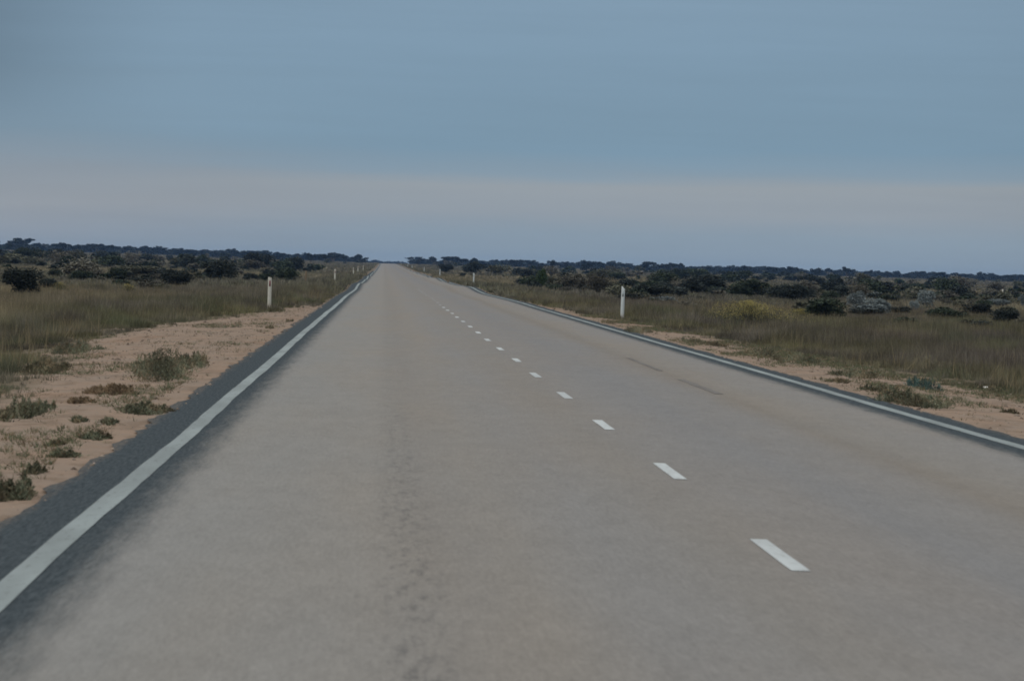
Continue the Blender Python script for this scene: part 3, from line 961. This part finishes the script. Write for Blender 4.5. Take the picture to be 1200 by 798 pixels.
# a white post far out in the right-hand scrub, a short pale stake, a timber marker
def stake(px, Z, h, w, mat, name, label, cat):
    x = ray(px, 325)[0] * Z
    v, f, t = tube([(0, 0, -.3), (0, 0, h * .5), (.01, 0, h - .03), (.01, 0, h)], [w * .5, w * .49, w * .47, w * .3], 8)
    n = len(v); f = np.concatenate([f, [[n - 8, n - 7, n - 6, n - 5], [n - 8, n - 5, n - 4, n - 1], [n - 4, n - 3, n - 2, n - 1]]])
    o = link(name, mesh(name, v, f, mat, {'tint': np.ones(len(v))})); o.location = (x, Z, gz(x, Z))
    tag(o, label, cat)


stake(1175.3, 560, .95, .13, M['post'], 'marker_post', 'lone white post standing in the scrub near the right edge', 'post')
stake(358.2, 400, .85, .12, M['timber'], 'timber_post', 'weathered tan timber post in the grass right of the nearest left guide post', 'post')
stake(525.2, 500, .34, .13, M['timber'], 'short_stake', 'short pale stake beside the right road edge in the distance', 'stake')

# loose stones and clods on the sand
x, y = scatter(24, 190, 9.0); d = grassy(x, y); ok = (d < .3) & ((x < XL + .1) | (x > XR - .1)) & (fbm(x * 2.0, y * .5, 101) + rng.uniform(-.2, .2, len(x)) > .5)
x, y = x[ok], y[ok]; n = len(x)
sz = rng.gamma(2.2, .006, n).clip(.005, .05)
octa = np.array([(1, 0, 0), (0, 1, 0), (-1, 0, 0), (0, -1, 0), (0, 0, .7), (0, 0, -.5)], float)
ft = np.array([(0, 1, 4), (1, 2, 4), (2, 3, 4), (3, 0, 4), (1, 0, 5), (2, 1, 5), (3, 2, 5), (0, 3, 5)], np.int32)
v = octa[None] * sz[:, None, None] * rng.uniform(.5, 1.4, (n, 6, 1))
ca, sa = np.cos(a := rng.uniform(0, 6.28, n))[:, None], np.sin(a)[:, None]
v = np.stack([v[..., 0] * ca - v[..., 1] * sa + x[:, None], v[..., 0] * sa + v[..., 1] * ca + y[:, None], v[..., 2] + np.where((x > XL) & (x < XR), road_top(x, y), ground_z(x, y))[:, None]], -1)
f = (ft[None] + 6 * np.arange(n)[:, None, None]).reshape(-1, 3)
cc = np.where(rng.uniform(size=(n, 1)) < .55, (.135, .105, .085), (.27, .225, .185)) * rng.uniform(.7, 1.3, (n, 1))
peb = link('pebbles', mesh('pebbles', v.reshape(-1, 3), f, M['scrub'], {'col': np.repeat(cc, 6, 0)}))
tag(peb, 'loose stones and clods on the sandy verges', 'pebbles', kind='stuff')

# crumpled paper on the sand
g = np.random.default_rng(5)
x, y = hit(1156, 457)
a = np.linspace(0, 6.283, 11)[:-1]
v = [(.055 * math.cos(t) * (1 + .3 * g.normal()), .06 * math.sin(t) * (1 + .2 * g.normal()), z + .008 * g.normal()) for z in (0, .022, .042) for t in a]
v.append((0, 0, .05)); k = 10
f = [[i * k + j, i * k + (j + 1) % k, (i + 1) * k + (j + 1) % k, (i + 1) * k + j] for i in range(2) for j in range(k)] + [[20 + j, 20 + (j + 1) % k, 30, 30] for j in range(k)]
me = bpy.data.meshes.new('litter'); me.from_pydata(v, [], [tuple(dict.fromkeys(q)) for q in f]); me.materials.append(M['litter'])
o = link('paper_scrap', me); o.location = (x, y, gz(x, y) + .002)
tag(o, 'small crumpled white paper scrap on the sand at the right grass edge', 'litter')

# ------------------------------------------------------------------ haze
bpy_v = [(-7400, -120, -5), (7400, -120, -5), (7400, 6800, -5), (-7400, 6800, -5), (-7400, -120, 12), (7400, -120, 12), (7400, 6800, 12), (-7400, 6800, 12)]
hz = link('haze', mesh('haze', np.array(bpy_v), np.array([[3, 2, 1, 0], [4, 5, 6, 7], [0, 1, 5, 4], [1, 2, 6, 5], [2, 3, 7, 6], [3, 0, 4, 7]])))
hm = bpy.data.materials.new('thin_air'); hm.use_nodes = True; nt = hm.node_tree
nt.nodes.remove(nt.nodes['Principled BSDF'])
pv = nt.nodes.new('ShaderNodeVolumePrincipled'); pv.inputs['Density'].default_value = 5.4e-5
pv.inputs['Color'].default_value = (.25, .45, .82, 1); pv.inputs['Anisotropy'].default_value = 0.
nt.links.new(pv.outputs[0], nt.nodes['Material Output'].inputs['Volume'])
hz.data.materials.append(hm)
tag(hz, 'thin bluish air over the plain', 'haze', kind='stuff')

# ------------------------------------------------------------------ light: cloudy sky and a soft low sun behind cloud
SUN_EL, SUN_AZ = R(38), R(-118)            # azimuth from +Y towards +X; the light comes from the left, behind the viewer
w = bpy.data.worlds.new('World'); scene.world = w; w.use_nodes = True
nt = w.node_tree; nd = nt.nodes; bg = nd['Background']
tc = N(nd, 'ShaderNodeTexCoord')
sky = N(nd, 'ShaderNodeTexSky'); sky.sky_type = 'NISHITA'; sky.sun_disc = False
sky.sun_elevation = SUN_EL; sky.sun_rotation = SUN_AZ; sky.altitude = 50
sx = N(nd, 'ShaderNodeSeparateXYZ'); nt.links.new(tc.outputs['Generated'], sx.inputs[0])
el = mathn(nt, 'MULTIPLY', mathn(nt, 'ARCSINE', sx.outputs[2]), 180 / math.pi)
wisp = noisen(nt, tc.outputs['Generated'], 1.0, 5, .6, (7, 7, 70))
streaks = noisen(nt, tc.outputs['Generated'], 1.0, 4, .6, (14, 14, 420))
el2 = mathn(nt, 'ADD', el, maprange(nt, wisp, .2, .8, -.11, .11, False))
el2 = mathn(nt, 'ADD', el2, maprange(nt, streaks, .2, .8, -.035, .035, False))
el2 = mathn(nt, 'MULTIPLY_ADD', sx.outputs[0], -1.05, el2)     # the cloud edge dips a little to the right
ramp = N(nd, 'ShaderNodeValToRGB'); e = ramp.color_ramp
LIN = lambda r, g, b: tuple(((c / 255 + .055) / 1.055) ** 2.4 for c in (r, g, b))
stops = [(-1, LIN(133, 152, 168)), (.0, LIN(137, 154, 170)), (.28, LIN(138, 155, 170)), (.50, LIN(147, 157, 167)), (.76, LIN(150, 159, 167)), (.90, LIN(133, 153, 169)),
         (1.10, LIN(122, 150, 171)), (2.0, LIN(125, 152, 174)), (2.5, LIN(127, 153, 175)), (4, LIN(127, 152, 172))]
while len(e.elements) < len(stops): e.elements.new(.5)
for q, (x, c) in zip(e.elements, stops):
    q.position = (x + 1) / 5; q.color = (*c, 1)
nt.links.new(mathn(nt, 'MULTIPLY_ADD', el2, .2, .2), ramp.inputs[0])
rampL = N(nd, 'ShaderNodeValToRGB'); e = rampL.color_ramp     # further left the cloud bank has no clear edge
stops = [(-1, LIN(133, 150, 164)), (.0, LIN(139, 153, 166)), (.28, LIN(143, 153, 165)), (.55, LIN(149, 156, 164)), (.85, LIN(141, 152, 163)), (1.25, LIN(127, 150, 168)),
         (1.9, LIN(125, 151, 172)), (2.6, LIN(124, 150, 172)), (4, LIN(124, 148, 168))]
while len(e.elements) < len(stops): e.elements.new(.5)
for q, (x, c) in zip(e.elements, stops):
    q.position = (x + 1) / 5; q.color = (*c, 1)
nt.links.new(mathn(nt, 'MULTIPLY_ADD', el2, .2, .2), rampL.inputs[0])
azl = mathn(nt, 'ADD', sx.outputs[0], maprange(nt, wisp, .25, .75, -.016, .016, False))
low_sky = mixc(nt, maprange(nt, azl, -.075, .012, 1, 0), ramp.outputs[0], rampL.outputs[0])
# higher up the overcast is thin and bright
cl = noisen(nt, tc.outputs['Generated'], 3.0, 5, .6)
high = mixc(nt, maprange(nt, cl, .3, .7), (.80, .80, .80), (1.12, 1.08, 1.02))
cloud = mixc(nt, maprange(nt, el, 4, 22), low_sky, high)
blotch = maprange(nt, wisp, .25, .75, .945, 1.045, False)
blotch = mathn(nt, 'MULTIPLY', blotch, maprange(nt, streaks, .3, .7, .985, 1.015, False))
blotch = mathn(nt, 'MULTIPLY', blotch, mathn(nt, 'SUBTRACT', 1., mathn(nt, 'MULTIPLY', maprange(nt, sx.outputs[0], .085, .14, 0., .10), maprange(nt, el, 3.5, 9, 1., 0.))))
dkl = mathn(nt, 'MULTIPLY', maprange(nt, sx.outputs[0], -.092, -.030, .44, 0.), mathn(nt, 'MULTIPLY', maprange(nt, el2, .9, 2.0), maprange(nt, el, 3.5, 9, 1., 0.)))    # lens vignetting at the upper left, painted into the sky colour
blotch = mathn(nt, 'MULTIPLY', blotch, mathn(nt, 'SUBTRACT', 1., dkl))
vm = N(nd, 'ShaderNodeVectorMath', operation='SCALE'); nt.links.new(cloud, vm.inputs[0]); nt.links.new(mathn(nt, 'MULTIPLY', blotch, 10.0), vm.inputs['Scale'])
final = mixc(nt, maprange(nt, el, 3, 30, .97, .88), sky.outputs[0], vm.outputs[0])
nt.links.new(final, bg.inputs['Color']); bg.inputs['Strength'].default_value = .1

sl = bpy.data.lights.new('sun', 'SUN'); sl.energy = .9; sl.angle = R(35); sl.color = (1, .94, .86)
so = link('sun', sl)
dirv = Vector((math.sin(SUN_AZ) * math.cos(SUN_EL), math.cos(SUN_AZ) * math.cos(SUN_EL), math.sin(SUN_EL)))
so.rotation_euler = dirv.to_track_quat('Z', 'Y').to_euler(); so.location = (-30, -40, 60)

# ------------------------------------------------------------------ camera
cam = bpy.data.cameras.new('camera'); co = link('camera', cam)
cam.sensor_fit = 'HORIZONTAL'; cam.sensor_width = 36; cam.lens = FPX / 1200 * 36
cam.clip_start = .5; cam.clip_end = 40000
m = Matrix(((CX[0], CY[0], -FWD[0], 0), (CX[1], CY[1], -FWD[1], 0), (CX[2], CY[2], -FWD[2], EYE), (0, 0, 0, 1)))
co.matrix_world = m
cam.dof.use_dof = True; cam.dof.focus_distance = 160; cam.dof.aperture_fstop = 16
scene.camera = co
scene.render.film_transparent = False
scene.render.filter_size = 1.7
scene.cycles.filter_width = 1.7
scene.cycles.use_denoising = True
scene.cycles.volume_bounces = 0
scene.cycles.max_bounces = 5
scene.cycles.diffuse_bounces = 3
scene.view_settings.view_transform = 'Standard'; scene.view_settings.look = 'None'
scene.view_settings.gamma = 1; scene.view_settings.exposure = 0
scene.view_settings.use_curve_mapping = False
